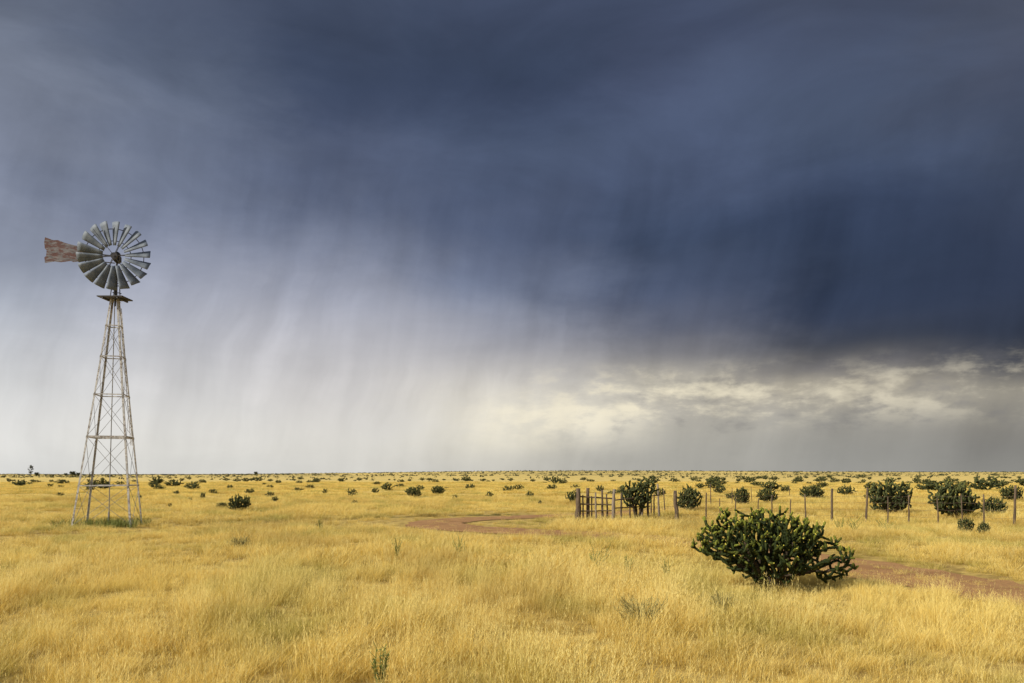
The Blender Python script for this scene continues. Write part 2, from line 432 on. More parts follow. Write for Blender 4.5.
def place_cholla(px, py, meshes, rot, scale, label, group="cholla cacti scattered over the plain"):
    x, y = G(px, py)
    root = add("cholla_cactus", None, loc=(x, y, tz(x, y)-0.02), rot=(0, 0, rot), scale=scale, label=label, category="cactus")
    root.empty_display_size = 0.3
    if group: root["group"] = group
    if meshes[0]: add("stem", meshes[0], root)
    add("crown", meshes[1], root)
    return root
hero = cholla_mesh("hero_cholla", [((-0.36, 0, 0.78), (0.84, 0.75, 0.44), 1700), ((0.15, 0.05, 0.82), (0.60, 0.62, 0.42), 850), ((-0.15, -0.25, 0.48), (0.66, 0.55, 0.34), 650), ((0.84, -0.15, 0.48), (0.38, 0.42, 0.38), 110)],
                   0.050, 3, 0.0175, 6, spines=4, fruits=0.3, stems=9, kill=1.6, rag=0.28, up=0.22)
print("hero verts", len(hero[1].vertices))
place_cholla(775, 588, hero, 0, (1, 1, 1), "large dense dark green cholla cactus with yellow fruit in tall grass", None)
protos = []
for k in range(4):
    protos.append(cholla_mesh("cholla%d" % k, [((-0.25+0.12*k, 0, 0.8), (0.8, 0.75, 0.52), 560), ((0.45-0.3*(k == 3), 0, 0.68+0.08*k), (0.55, 0.6, 0.45), 240), ((0, 0, 0.42), (0.85, 0.7, 0.34), 330)], 0.08, 50+k, 0.033, 5, spines=2, fruits=0.12, stems=7, mat=M_shrub, kill=1.45, rag=0.45, up=0.12))
tall = cholla_mesh("tall_cholla", [((-0.05, 0, 0.95), (0.6, 0.5, 0.5), 420), ((0.35, 0, 1.3), (0.45, 0.45, 0.4), 200), ((-0.42, 0, 1.15), (0.35, 0.35, 0.35), 130)], 0.08, 77, 0.032, 5, spines=2, fruits=0.12, stems=4, mat=M_shrub, kill=1.5, rag=0.7, up=0.3)
mids = [(688, 512, 30, 24, 3, "round green cholla cactus beside a wooden fence post"), (742, 507, 18, 19, 1, ""), (891, 513, 50, 33, 2, "broad dark cholla cactus behind the wire fence"),
        (956, 520, 52, 37, 0, "broad dark cholla cactus beside the wire fence"), (993, 517, 27, 20, 1, ""), (965, 534, 18, 16, 2, "small green cholla cactus before the wire fence"),
        (983, 535, 15, 13, 3, "small green cholla cactus before the wire fence"), (239, 512, 26, 17, 2, "low dark cholla cactus alone in pale grass"), (768, 503, 22, 15, 0, ""), (812, 500, 27, 15, 1, ""),
        (1012, 501, 25, 15, 2, ""), (222, 508, 12, 6, 1, ""), (414, 498, 17, 11, 0, ""), (438, 495, 15, 9, 1, "")]
for (px, py, w, h, k, lab) in mids:
    d = F*CH/(py-HZ); pm = F/d; s = w/pm/2.15; sh = h/pm/1.38
    place_cholla(px, py, protos[k], random.uniform(-0.4, 0.4)+(3.1 if random.random() < .4 else 0), (s, s, sh), lab or "dark green cholla cactus standing in dry grass")
d = F*CH/(519-HZ); place_cholla(638, 519, tall, 0.3, (1.0*44/(F/d)/1.85,)*3, "tall open-branched cholla cactus beside the wooden corral")

smalls = [cholla_mesh("small_cholla%d" % k, [((0, 0, 0.7), (0.85+0.1*(k % 3), 0.7, 0.5), 140), ((0.25*(k % 3-1), 0, 0.42), (0.75, 0.6, 0.3), 80)], 0.13, 90+k, 0.05, 4, fruits=0.04, stems=5, mat=M_shrub, split=False, base_r=0.06, kill=1.4, rag=0.8, up=0.15) for k in range(7)]
def small(px, py, w, h=None):
    x, y = G(px, py); pm = F/y; s = w/pm/1.75; h = h or w*0.65; sh = h/pm/1.3
    o = add("cholla_cactus", random.choice(smalls), loc=(x, y, tz(x, y)-0.03), rot=(0, 0, random.uniform(0, 6.28)), scale=(s, s*random.uniform(.8, 1.1), sh),
            label="small dark cholla cactus dotting the golden plain", category="cactus", group="cholla cacti scattered over the plain")
    return o
for t in [(846,496,14,9),(937,492,28,10),(573,504,12,12),(387,491,11,7),(352,497,8,7),(270,498,8,6),(203,499,7,6),(250,494,9,5),
          (298,492,8,4),(530,498,9,7),(508,492,10,6),(552,490,9,5),(325,494,6,5),(160,490,9,4),(176,496,6,5),(20,487,10,4),(50,488,7,4),(120,486,8,4),(470,489,9,5),(660,498,13,8),
          (720,494,13,8),(785,493,12,7),(822,488,13,5),(870,490,13,7),(905,492,12,7),(1000,488,16,6),(965,487,15,6),(930,486,13,5),(620,494,9,6),(600,492,9,6),(317,528,5,6),
          (700,489,10,5),(756,487,11,5),(846,484,12,5),(890,483,12,5),(575,489,9,4),(640,487,9,4),(490,497,6,6),(190,503,5,5),(355,505,5,5), (870,502,12,8), (730,500,10,7),
          (60,496,6,4),(140,500,5,5),(90,491,7,4),(230,489,7,4),(400,488,8,4),(455,500,5,5),(310,489,7,4),(275,503,6,6),(170,507,4,4),(540,505,5,5),(375,493,7,5),(420,491,8,5),(213,494,7,5)]:
    small(t[0], t[1], t[2]*1.05, t[3]*1.15)
cnt = 0
while cnt < 212:
    y = 62+(300-62)*random.random()**0.75; x = random.uniform(-1, 1)*(0.68*y)
    cl = nz(x, y, 0.025, 4.4)+0.6*nz(x, y, 0.08, 1.4)
    if cl < 0.0 and random.random() < 0.75: continue
    if x < 0.1*y and random.random() < 0.15: continue
    s = random.uniform(0.3, 0.6)+0.6*random.random()**2.2; s *= (1.2 if x > 0 else 1.0)
    add("cholla_cactus", random.choice(smalls), loc=(x, y, tz(x, y)-0.03), rot=(0, 0, random.uniform(0, 6.28)), scale=(s*random.uniform(1, 1.5), s, s*random.uniform(.65, 1.0)),
        label="small dark cholla cactus dotting the golden plain", category="cactus", group="cholla cacti scattered over the plain"); cnt += 1
vs = []; fs = []
r = np.random.default_rng(21)
for k in range(7500):
    y = 240+2600*r.random()**0.95; x = r.uniform(-1, 1)*0.85*y
    if nz(x, y, 0.004, 2.2) < -0.06 and r.random() < 0.7: continue
    W = r.uniform(0.7, 2.0)*(1+y/1300); H = r.uniform(0.5, 1.1)*(1+y/2200); z0 = tz(x, y)
    for q in range(12):
        a = r.uniform(0, 6.28); rr = math.sqrt(r.random())*W/2; hz = r.uniform(0.1, 1)*H*math.sqrt(max(0.05, 1-(2*rr/W)**2))
        c = np.array([x+rr*math.cos(a), y+rr*math.sin(a), z0+hz]); s = 0.28*W*r.uniform(.6, 1.2)
        n1 = r.normal(size=3); n1 /= np.linalg.norm(n1); n2 = np.cross(n1, r.normal(size=3)); n2 /= np.linalg.norm(n2)
        b = len(vs); vs += [c-n1*s*.5, c+n1*s*.5, c+n2*s*0.8, c-n2*s*.6]; fs.append((b, b+3, b+1, b+2))
add("distant_scrub", mesh_from("distant_scrub", vs, fs, [M_far]), kind="stuff", label="far-off dark scrub dotting the plain to the horizon", category="scrub")

def tree_mesh(h, w, seed, nleaf=500):
    r = np.random.default_rng(seed); v1 = []; f1 = []; v2 = []; f2 = []
    def limb(a, b, ra, rb):
        d = b-a; d /= np.linalg.norm(d); u = np.cross(d, [0.2, 0.9, 0.3]); u /= np.linalg.norm(u); w_ = np.cross(d, u); s = len(v1)
        for p, rr in ((a, ra), (b, rb)):
            for k in range(6): v1.append(p+(u*math.cos(k*1.047)+w_*math.sin(k*1.047))*rr)
        for k in range(6): f1.append((s+k, s+(k+1) % 6, s+6+(k+1) % 6, s+6+k))
    top = np.array([0, 0, h*0.9]); limb(np.zeros(3), top, h*0.03, h*0.008)
    for k in range(16):
        t = r.uniform(.2, .85); a = r.uniform(0, 6.28); L_ = w/2*(1-abs(t-.5))*r.uniform(.7, 1.1)
        p0 = np.array([0, 0, h*t]); p1 = p0+np.array([math.cos(a)*L_, math.sin(a)*L_, h*0.12]); limb(p0, p1, h*.01, h*.004)
        for q in range(nleaf//16):
            c = p0+(p1-p0)*r.uniform(.4, 1.1)+r.normal(0, w*0.09, 3); s = w*0.07
            n1 = r.normal(size=3)*s*.6; n2 = r.normal(size=3)*s*.6; b = len(v2); v2 += [c-n1, c-n2, c+n1, c+n2]; f2.append((b, b+1, b+2, b+3))
    return mesh_from("trunk", v1, f1, [M_bark]), mesh_from("tree_crown", v2, f2, [M_far])
tA = tree_mesh(9.0, 3.6, 5); tB = tree_mesh(5.0, 6.0, 6)
for px, dist, tm, s in ((31, 620, tA, 1.0), (37, 640, tB, 0.6), (73, 640, tB, 0.8), (79, 660, tB, 0.6), (66, 655, tB, 0.5), (256, 900, tB, 0.7)):
    x = (px-512)*dist/F
    rt_ = add("distant_tree", None, loc=(x, dist, tz(x, dist)), scale=(s, s, s), label="lone dark tree standing on the far horizon", category="tree", group="trees along the horizon")
    add("trunk", tm[0], rt_); add("crown", tm[1], rt_)

# ------------------------------------------------------------ beams
def beam(vs, fs, a, b, w, h=None, ref=(0, 0, 1)):
    h = h or w; a = np.array(a, float); b = np.array(b, float); d = b-a; d /= np.linalg.norm(d)
    rf = np.array(ref, float)
    if abs(np.dot(d, rf)) > 0.95: rf = np.array([1.0, 0, 0])
    u = np.cross(d, rf); u /= np.linalg.norm(u); v = np.cross(u, d); s = len(vs)
    for p in (a, b):
        for su, sv in ((-1,-1),(1,-1),(1,1),(-1,1)): vs.append(p+u*su*w/2+v*sv*h/2)
    for f in ((3,2,1,0),(4,5,6,7),(0,1,5,4),(1,2,6,5),(2,3,7,6),(3,0,4,7)): fs.append(tuple(s+k for k in f))
def tube(vs, fs, a, b, ra, rb=None, n=8, jit=0, r=None, cap=True, segs=1):
    rb = ra if rb is None else rb; a = np.array(a, float); b = np.array(b, float); d = (b-a)/np.linalg.norm(b-a)
    u = np.cross(d, [0.31, 0.82, 0.47]); u /= np.linalg.norm(u); w = np.cross(d, u); s = len(vs)
    for g in range(segs+1):
        t = g/segs; c = a+(b-a)*t
        if jit and 0 < g: c = c+r.normal(0, jit*0.6, 3)*np.array([1, 1, 0.5])
        for k in range(n):
            rr = (ra+(rb-ra)*t)*(1+(r.uniform(-.18, .18) if jit else 0)); an = 2*math.pi*k/n
            vs.append(c+(u*math.cos(an)+w*math.sin(an))*rr)
    for g in range(segs):
        for k in range(n): fs.append((s+g*n+k, s+g*n+(k+1) % n, s+(g+1)*n+(k+1) % n, s+(g+1)*n+k))
    if cap:
        fs.append(tuple(s+k for k in reversed(range(n)))); fs.append(tuple(s+segs*n+k for k in range(n)))

# ------------------------------------------------------------ windmill
bx, by = G(108, 526); ppm = F/by
W = add("windmill", None, loc=(bx, by, tz(bx, by)-0.03), label="old metal farm windmill with many-bladed wheel on lattice tower", category="windmill")
def Hp(py): return (526-py)/ppm
th = math.radians(14); half = 65/ppm/2/(math.cos(th)+math.sin(th))
topz = Hp(300); toph = 0.13; lean = 7/ppm
def corner(k, z):
    t = z/topz; hh = half+(toph-half)*t; sx, sy = ((-1,-1),(1,-1),(1,1),(-1,1))[k]
    x, y = sx*hh, sy*hh
    return np.array([x*math.cos(th)-y*math.sin(th)+lean*t, x*math.sin(th)+y*math.cos(th), z])
for k in range(4):
    vs, fs = [], []
    a, b = corner(k, 0), corner(k, topz+0.05)
    inx = corner((k+1) % 4, 0)-a; iny = corner((k+3) % 4, 0)-a; inx /= np.linalg.norm(inx); iny /= np.linalg.norm(iny)
    for fl, ot in ((inx, iny), (iny, inx)):
        s = len(vs); wd, tk = 0.052, 0.009
        for p in (a, b): vs += [p, p+fl*wd, p+fl*wd+ot*tk, p+ot*tk]
        if fl is iny:
            for q in range(s, len(vs)): vs[q] = vs[q]+fl*0.011
        for f in ((0,1,5,4),(1,2,6,5),(2,3,7,6),(3,0,4,7),(3,2,1,0),(4,5,6,7)): fs.append(tuple(s+q for q in f))
    add("leg", mesh_from("leg", vs, fs, [M_steel]), W)
levels = [Hp(p) for p in (524, 485, 437, 395, 357, 326)]
for li, z in enumerate(levels):
    if li == 0: continue
    vs, fs = [], []
    for k in range(4): beam(vs, fs, corner(k, z), corner((k+1) % 4, z), 0.024, 0.065 if li == 2 else 0.034)
    add("girt", mesh_from("girt", vs, fs, [M_steel]), W)
vs, fs = [], []
for li in range(len(levels)-1):
    z0, z1 = levels[li], levels[li+1]
    for k in range(4):
        c = (k+1) % 4
        off = (corner(k, z0)+corner(c, z0))/2-np.array([lean*z0/topz, 0, z0]); off = off/np.linalg.norm(off)*0.012
        tube(vs, fs, corner(k, z0)+off, corner(c, z1)+off, 0.007, n=5); tube(vs, fs, corner(c, z0)-off, corner(k, z1)-off, 0.007, n=5)
add("cross_brace", mesh_from("cross_brace", vs, fs, [M_brace]), W)
vs, fs = [], []
def lad(z, s):
    a, b = corner(1, z), corner(2, z); m = (a+b)/2; d = (b-a)/np.linalg.norm(b-a); o = np.cross(d, [0, 0, 1]); return m+d*s+o*0.03
zs = np.arange(Hp(437), topz, 0.36)
for s in (-0.11, 0.11): beam(vs, fs, lad(Hp(445), s), lad(topz-0.25, s), 0.016)
for z in zs: beam(vs, fs, lad(z, -0.11), lad(z, 0.11), 0.012)
add("ladder", mesh_from("ladder", vs, fs, [M_steel]), W)
vs, fs = [], []
tube(vs, fs, (0.02, 0, 0), (lean, 0, topz+0.3), 0.016, n=6); tube(vs, fs, (0.02, 0, 0), (0.03, 0, 0.5), 0.03, n=10)
add("pump_rod", mesh_from("pump_rod", vs, fs, [M_brace]), W)
vs, fs = [], []
zp = Hp(298); pw = 12.5/ppm
for q in range(5):
    yy = -0.33+q*0.165; beam(vs, fs, (lean-pw, yy, zp), (lean+pw, yy, zp), 0.13, 0.035)
for xx in (-0.25, 0.25): beam(vs, fs, (lean+xx, -0.38, zp-0.05), (lean+xx, 0.38, zp-0.05), 0.05, 0.05)
add("platform", mesh_from("platform", vs, fs, [M_dark]), W)
hubz = Hp(258.3); hx = 9.0/ppm; yaw = math.radians(12)
vs, fs = [], []
for sx, sy in ((-1,-1),(1,-1),(1,1),(-1,1)): beam(vs, fs, (lean+sx*0.12, sy*0.12, topz), (hx+sx*0.045, sy*0.045, hubz-0.25), 0.024)
for z in (0.25, 0.5, 0.75):
    zz = topz+z; q = 0.12-0.075*(zz-topz)/(hubz-0.25-topz)
    for a_, b_ in (((-1,-1),(1,-1)),((1,-1),(1,1)),((1,1),(-1,1)),((-1,1),(-1,-1))):
        beam(vs, fs, (hx+a_[0]*q, a_[1]*q, zz), (hx+b_[0]*q, b_[1]*q, zz), 0.016)
tube(vs, fs, (lean, 0, topz-0.2), (hx, 0, hubz-0.1), 0.032, n=10)
add("mast", mesh_from("mast", vs, fs, [M_dark]), W)
bm = bmesh.new(); bmesh.ops.create_cube(bm, size=1.0, matrix=Matrix.Translation((0, 0.02, 0)) @ Matrix.Diagonal((0.20, 0.42, 0.26, 1)))
bmesh.ops.bevel(bm, geom=bm.edges[:], offset=0.04, segments=3, affect='EDGES')
bmesh.ops.create_uvsphere(bm, u_segments=16, v_segments=8, radius=0.14, matrix=Matrix.Translation((0, 0.02, 0.13)) @ Matrix.Diagonal((0.8, 1.2, 0.8, 1)))
me = bpy.data.meshes.new("gearbox"); bm.to_mesh(me); bm.free(); me.materials.append(M_dark)
add("gearbox", me, W, loc=(hx, 0, hubz), rot=(0, 0, yaw))
Rw = 33.8/ppm
vs, fs = [], []
tube(vs, fs, (0, -0.07, 0), (0, 0.30, 0), 0.04, n=12); tube(vs, fs, (0, -0.05, 0), (0, 0.05, 0), 0.11, n=14)
for k in range(6):
    a = k*math.pi/3+0.1
    for yy in (-0.045, 0.045):
        beam(vs, fs, (0.09*math.cos(a), yy, 0.09*math.sin(a)), (Rw*0.93*math.cos(a+0.02), yy*0.4, Rw*0.93*math.sin(a+0.02)), 0.016)
wheel = add("wheel", mesh_from("wheel", vs, fs, [M_dark]), W, loc=(hx+0.36*math.sin(yaw), -0.36*math.cos(yaw), hubz), rot=(0, 0, yaw))
for rr in (0.45*Rw, 0.80*Rw):
    vs, fs = [], []; NN = 54
    for k in range(NN):
        a0, a1 = 2*math.pi*k/NN, 2*math.pi*(k+1)/NN
        beam(vs, fs, (rr*math.cos(a0), 0.055, rr*math.sin(a0)), (rr*math.cos(a1), 0.055, rr*math.sin(a1)), 0.024, 0.012, ref=(0, 1, 0))
    add("rim", mesh_from("rim", vs, fs, [M_dark]), wheel)
vs = []; fs = []; nu, nv = 6, 5
for i_ in range(nu+1):
    t = i_/nu; r_ = Rw*(0.30+0.70*t); wid = Rw*(0.115+0.20*t)
    for j in range(nv+1):
        s = j/nv-0.5; pitch = math.radians(36)
        cam_ = 0.035*(1-4*s*s); zz = s*wid; yy = -cam_
        vs.append(np.array([r_+(-0.015 if abs(s) > 0.45 and i_ == nu else 0), yy*math.cos(pitch)+zz*math.sin(pitch), zz*math.cos(pitch)-yy*math.sin(pitch)]))
for i_ in range(nu):
    for j in range(nv):
        a = i_*(nv+1)+j; fs.append((a, a+1, a+nv+2, a+nv+1))
bme = mesh_from("blade", vs, fs, [M_blade], True)
for k in range(18):
    b = add("blade", bme, wheel, rot=(0, -(k+0.3)*2*math.pi/18+random.uniform(-.02, .02), 0))
    sm = b.modifiers.new("thickness", 'SOLIDIFY'); sm.thickness = 0.004
def P(px, py): return ((px-115)/ppm, (526-py)/ppm-hubz)
vy = 0.10
vs, fs = [], []
x0, z0 = P(112, 255); x1, z1 = P(56, 251); x2, z2 = P(56, 259); x3, z3 = P(112, 262)
beam(vs, fs, (x0, vy+0.03, z0), (x1, vy+0.03, z1), 0.035); beam(vs, fs, (x3, vy+0.03, z3), (x2, vy+0.03, z2), 0.028)
for q in (80, 92):
    xa, za = P(q, 253); xb, zb = P(q, 260.5); beam(vs, fs, (xa, vy+0.03, za), (xb, vy+0.03, zb), 0.025)
arm = add("tail_bone", mesh_from("tail_bone", vs, fs, [M_dark]), W, loc=(hx, 0, hubz), rot=(0, 0, yaw))
outl = [(83, 248), (83, 262), (74, 263.2), (72, 262.3), (63, 264), (57, 263.6), (48.5, 265.5), (48, 260), (49.5, 258.5), (50, 253), (48.4, 251), (47.8, 245), (48.6, 240), (56, 242.6), (60, 242.2), (68, 245)]
outl = [P(a, b) for a, b in outl]
vs = [(x, vy, z) for x, z in outl]+[(x, vy+0.006, z) for x, z in outl]; n = len(outl)
fs = [tuple(reversed(range(n))), tuple(range(n, 2*n))]+[(k, (k+1) % n, n+(k+1) % n, n+k) for k in range(n)]
vane = add("tail_vane", mesh_from("tail_vane", vs, fs, [M_vane]), W, loc=(hx, 0, hubz), rot=(0, 0, yaw), label="rust-streaked grey sheet metal tail vane")

# ------------------------------------------------------------ fences
def post_mesh(h, rad, seed, mat=M_post):
    r = np.random.default_rng(seed); vs, fs = [], []
    tube(vs, fs, (0, 0, -0.25), (r.normal(0, .02), r.normal(0, .02), h), rad*1.1, rad*0.85, n=9, jit=0.009, r=r, segs=6)
    return mesh_from("post", vs, fs, [mat], True)
posts_v = [post_mesh(1.0, 0.027, 200+k) for k in range(6)]
def wire_fence(pl, label):
    x0, y0 = G(pl[0][0], pl[0][1]); root = add("wire_fence", None, loc=(x0, y0, tz(x0, y0)), label=label, category="fence", group="wire fences on wooden posts")
    tops = []
    for px, py, h, thick in pl:
        x, y = G(px, py); hm = h/(F/y)
        add("post", random.choice(posts_v), root, loc=(x-x0, y-y0, tz(x, y)-tz(x0, y0)), rot=(random.uniform(-.05, .05), random.uniform(-.06, .06), random.uniform(0, 6)), scale=(thick, thick, hm*random.uniform(.9, 1.06)))
        tops.append((x-x0, y-y0, tz(x, y)-tz(x0, y0)))
    for hz in (0.3, 0.55, 0.8, 1.02):
        vs, fs = [], []
        for a, b in zip(tops[:-1], tops[1:]):
            a = np.array(a)+[0, -0.045, hz]; b = np.array(b)+[0, -0.045, hz]; m = (a+b)/2-np.array([0, 0, 0.03])
            tube(vs, fs, a, m, 0.0035, n=4, cap=False); tube(vs, fs, m, b, 0.0035, n=4, cap=False)
        add("wire", mesh_from("wire", vs, fs, [M_wire]), root)
wire_fence([(677, 521, 30, 2.8), (706, 520.5, 30, 1.1), (720, 520.7, 24, 0.7), (735, 521, 26, 0.8), (757, 521, 25, 0.8), (772, 521, 27, 0.9), (790, 521.3, 26, 0.8), (806, 521.5, 31, 1.0), (832, 522, 34, 1.6), (866, 523, 37, 1.4), (888, 524, 28, .8), (909, 524.5, 31, 1.0), (938, 525.5, 28, .9), (962, 526, 30, .8), (984, 527, 34, 1.0), (1014, 528, 42, 1.5), (1052, 529, 34, 1.2), (1100, 530, 36, 1.2)],
           "barbed wire fence on thin weathered posts in dry grass")
wire_fence([(651, 516, 29, 1.1), (665, 514, 25, 0.9), (688, 511, 22, 0.8), (711, 508, 23, 0.9), (732, 505, 18, 0.8), (752, 503, 16, 0.8), (771, 501, 15, 0.8), (790, 499, 13, .8), (812, 497, 12, .8)], "wire fence running away behind the cholla cacti")
x0, y0 = G(578, 521); cr = add("corral_fence", None, loc=(x0, y0, tz(x0, y0)), label="old weathered wooden corral fence of upright poles and rails", category="fence")
pp = [(578, 521.5, 33, .105), (583, 521.2, 26, .032), (588, 521, 33, .07), (592, 521.2, 25, .028), (596, 521.5, 29, .04), (602, 521, 31, .045), (607.5, 521, 27, .035), (613, 521.5, 32, .065), (621, 520, 27, .04), (630, 519, 30, .038), (642, 518, 28, .038), (648, 518, 31, .045), (654, 517.5, 24, .03), (659, 517, 33, .045)]
for k, (px, py, h, rad) in enumerate(pp):
    x, y = G(px, py); add("post", post_mesh(h/(F/y), rad, 300+k, M_gray if k % 3 == 1 else M_post), cr, loc=(x-x0, y-y0, 0), rot=(random.uniform(-.03, .03), random.uniform(-.045, .045), 0))
r = np.random.default_rng(5)
def relp(px, py, h): x, y = G(px, py); return np.array([x-x0, y-y0-0.10, h])
for (a, b, h0, h1, rr) in ((577, 615, 0.94, 0.86, .03), (577, 614, 0.66, 0.62, .027), (577, 614, 0.38, 0.40, .027), (612, 660, 0.78, 0.92, .026), (613, 650, 0.48, 0.46, .024)):
    vs, fs = [], []; ya = 521.3 if a < 610 else 520.8; yb = 521.2 if b < 620 else 517.5
    tube(vs, fs, relp(a, ya, h0), relp(b, yb, h1), rr, rr*0.8, n=7, jit=0.014, r=r, segs=6)
    add("rail", mesh_from("rail", vs, fs, [M_post], True), cr)

# ------------------------------------------------------------ weeds & low plants
def weed_mesh(seed, nst, h, spread, leafs=12, mat=M_weed, lw=0.009, st=0.004):
    r = np.random.default_rng(seed); vs, fs = [], []
    for s in range(nst):
        a = r.uniform(0, 6.28); e = np.array([math.cos(a)*spread*r.uniform(.3, 1), math.sin(a)*spread*r.uniform(.3, 1), h*r.uniform(.5, 1.05)])
        prev = np.zeros(3)+np.array([r.normal(0, spread*.2), r.normal(0, spread*.2), 0]); b0 = prev.copy(); npt = 5
        for g in range(1, npt+1):
            t = g/npt; c = b0+(e-b0)*np.array([t**1.4, t**1.4, t])+r.normal(0, h*0.02, 3); tube(vs, fs, prev, c, st, st*.8, n=4, cap=False)
            if g > 1 and r.random() < .5:
                tw = c+np.array([r.normal(0, .3), r.normal(0, .3), .5])*h*.3; tube(vs, fs, c, tw, st*.7, st*.5, n=3, cap=False)
            for q in range(leafs//npt+1):
                an = r.uniform(0, 6.28); p = prev+(c-prev)*r.random(); dl = np.array([math.cos(an), math.sin(an), r.uniform(-.2, 1.0)]); dl /= np.linalg.norm(dl); L_ = r.uniform(.02, .05)
                sd = np.cross(dl, [0, 0, 1])*lw; b = len(vs); vs += [p, p+dl*L_*.5+sd, p+dl*L_, p+dl*L_*.5-sd]; fs.append((b, b+1, b+2, b+3))
            prev = c
    return mesh_from("weed", vs, fs, [mat])
for k, (px, py, w, h, lab) in enumerate([(598, 571, 30, 27, "spindly green weed in golden grass"), (460, 560, 16, 21, "thin dry weed in golden grass"), (398, 562, 15, 19, "thin dry weed in golden grass"), (667, 580, 14, 16, "small green weed in golden grass"),
        (320, 531, 8, 10, "small green weed in golden grass"), (855, 532, 22, 14, "low green weed beside wire fence"), (840, 531, 16, 12, "low green weed beside wire fence"), (380, 688, 24, 28, "small dry weed among tall grass"), (627, 573, 14, 14, "small green weed in golden grass"), (885, 531, 20, 10, "low green weed beside wire fence")]):
    x, y = G(px, py); pm = F/y
    add("weed", weed_mesh(400+k, 11, h/pm*0.85+0.17, w/pm/2, 22), loc=(x, y, tz(x, y)-0.02), label=lab, category="weed")
vs, fs = [], []; r = np.random.default_rng(9)
for k in range(60):
    v_, f_, _, _ = tuft_data(30, 0.42, 0.16, 0.009, 0.6, 700+k, 0)
    ox, oy = r.uniform(-1.35, 1.35), r.uniform(-1.0, 0.8); o = len(vs); sc = r.uniform(.55, 1.15)
    vs += [(a*sc+ox, b*sc+oy, c*sc) for a, b, c in v_]; fs += [tuple(q+o for q in f) for f in f_]
add("green_grass_patch", mesh_from("green_grass_patch", vs, fs, [M_weed]), loc=(bx, by-0.2, tz(bx, by)-0.02), kind="stuff", label="low green grass patch under the windmill tower", category="grass")
M_dusty = simple_material("dusty_shrub_green", (0.14,0.125,0.04), (0.30,0.25,0.08), 10)
for k, (px, py, w, h) in enumerate([(641, 628, 58, 26), (722, 614, 28, 16), (240, 551, 26, 9)]):
    x, y = G(px, py); pm = F/y
    add("low_shrub", weed_mesh(500+k, 120, h/pm*0.8+0.14, w/pm/2, 8, M_dusty, 0.006, 0.0025), loc=(x, y, tz(x, y)-0.02), label="low dusty olive shrub among dry grass", category="shrub", group="low shrubs in the grass")

# ------------------------------------------------------------ sky / world
w = bpy.data.worlds.new("World"); scene.world = w; w.use_nodes = True
nt = NT(w.node_tree)
bg = w.node_tree.nodes['Background']
sun_from = Vector((-0.78, -0.45, 0.60)).normalized()
el_s = math.asin(sun_from.z); az_s = math.atan2(sun_from.x, sun_from.y)
sky = nt.new('ShaderNodeTexSky', sky_type='NISHITA'); sky.sun_disc = False; sky.sun_elevation = el_s; sky.sun_rotation = az_s % (2*math.pi)
gen = nt.new('ShaderNodeTexCoord').outputs['Generated']
sp = nt.new('ShaderNodeSeparateXYZ'); nt.l.new(gen, sp.inputs[0]); x_, y_, z_ = sp.outputs
az = nt.math('ARCTAN2', x_, y_)
hr = nt.math('SQRT', nt.math('ADD', nt.math('MULTIPLY', x_, x_), nt.math('MULTIPLY', y_, y_)))
v = nt.math('DIVIDE', z_, nt.math('MAXIMUM', hr, 0.001))
n1 = nt.noise(nt.comb(az, nt.math('MULTIPLY', v, 1.8), 0.0), 3.2, 6, 0.6, 0.3)
n2 = nt.noise(nt.comb(az, nt.math('MULTIPLY', v, 2.2), 5.0), 5.0, 5, 0.55)
amp = nt.mr(v, 0.13, 0.38, 0.02, 0.17)
v2 = nt.math('ADD', v, nt.math('MULTIPLY', nt.math('SUBTRACT', n1, 0.5), amp))
a2 = nt.math('ADD', az, nt.math('MULTIPLY', nt.math('SUBTRACT', n2, 0.5), 0.24))
cols = {
 0: [(0,(100,106,120)),(60,(124,129,141)),(150,(126,131,146)),(250,(134,138,150)),(300,(164,167,175)),(350,(194,196,200)),(400,(219,219,218)),(440,(230,229,225)),(472,(213,213,210))],
 170: [(0,(80,86,102)),(60,(88,95,110)),(110,(106,112,127)),(200,(106,112,128)),(250,(126,130,145)),(300,(166,167,176)),(350,(189,189,193)),(400,(208,207,206)),(440,(224,222,216)),(472,(209,208,203))],
 340: [(0,(70,77,94)),(60,(62,70,88)),(100,(64,72,91)),(140,(82,89,108)),(200,(90,97,116)),(250,(114,119,135)),(300,(158,159,169)),(350,(183,182,186)),(400,(210,207,205)),(440,(226,223,215)),(472,(210,208,202))],
 512: [(0,(66,73,91)),(60,(61,69,87)),(100,(64,72,91)),(150,(77,86,106)),(200,(80,88,108)),(250,(92,99,118)),(300,(126,130,144)),(350,(162,162,168)),(385,(201,197,190)),(425,(217,212,198)),(472,(199,196,187))],
 680: [(0,(70,77,96)),(60,(73,80,100)),(120,(82,91,113)),(200,(74,83,104)),(250,(66,75,94)),(300,(82,88,105)),(335,(104,107,119)),(360,(142,140,140)),(384,(190,184,170)),(408,(183,178,167)),(440,(176,173,164)),(472,(169,167,160))],
 850: [(0,(75,81,98)),(60,(78,86,105)),(120,(75,84,103)),(200,(61,70,90)),(270,(53,61,78)),(320,(58,64,79)),(346,(74,77,86)),(367,(122,119,117)),(386,(174,167,152)),(412,(160,156,147)),(440,(150,148,142)),(472,(152,151,146))],
 1024: [(0,(79,83,96)),(80,(75,80,95)),(150,(66,73,89)),(220,(57,64,81)),(300,(53,59,74)),(346,(58,63,75)),(369,(90,90,93)),(389,(150,145,134)),(405,(146,142,133)),(440,(132,130,125)),(472,(140,139,134))]}
VM = 0.65
tpar = nt.math('DIVIDE', v2, VM, clamp=True)
cur = None; prev_az = None
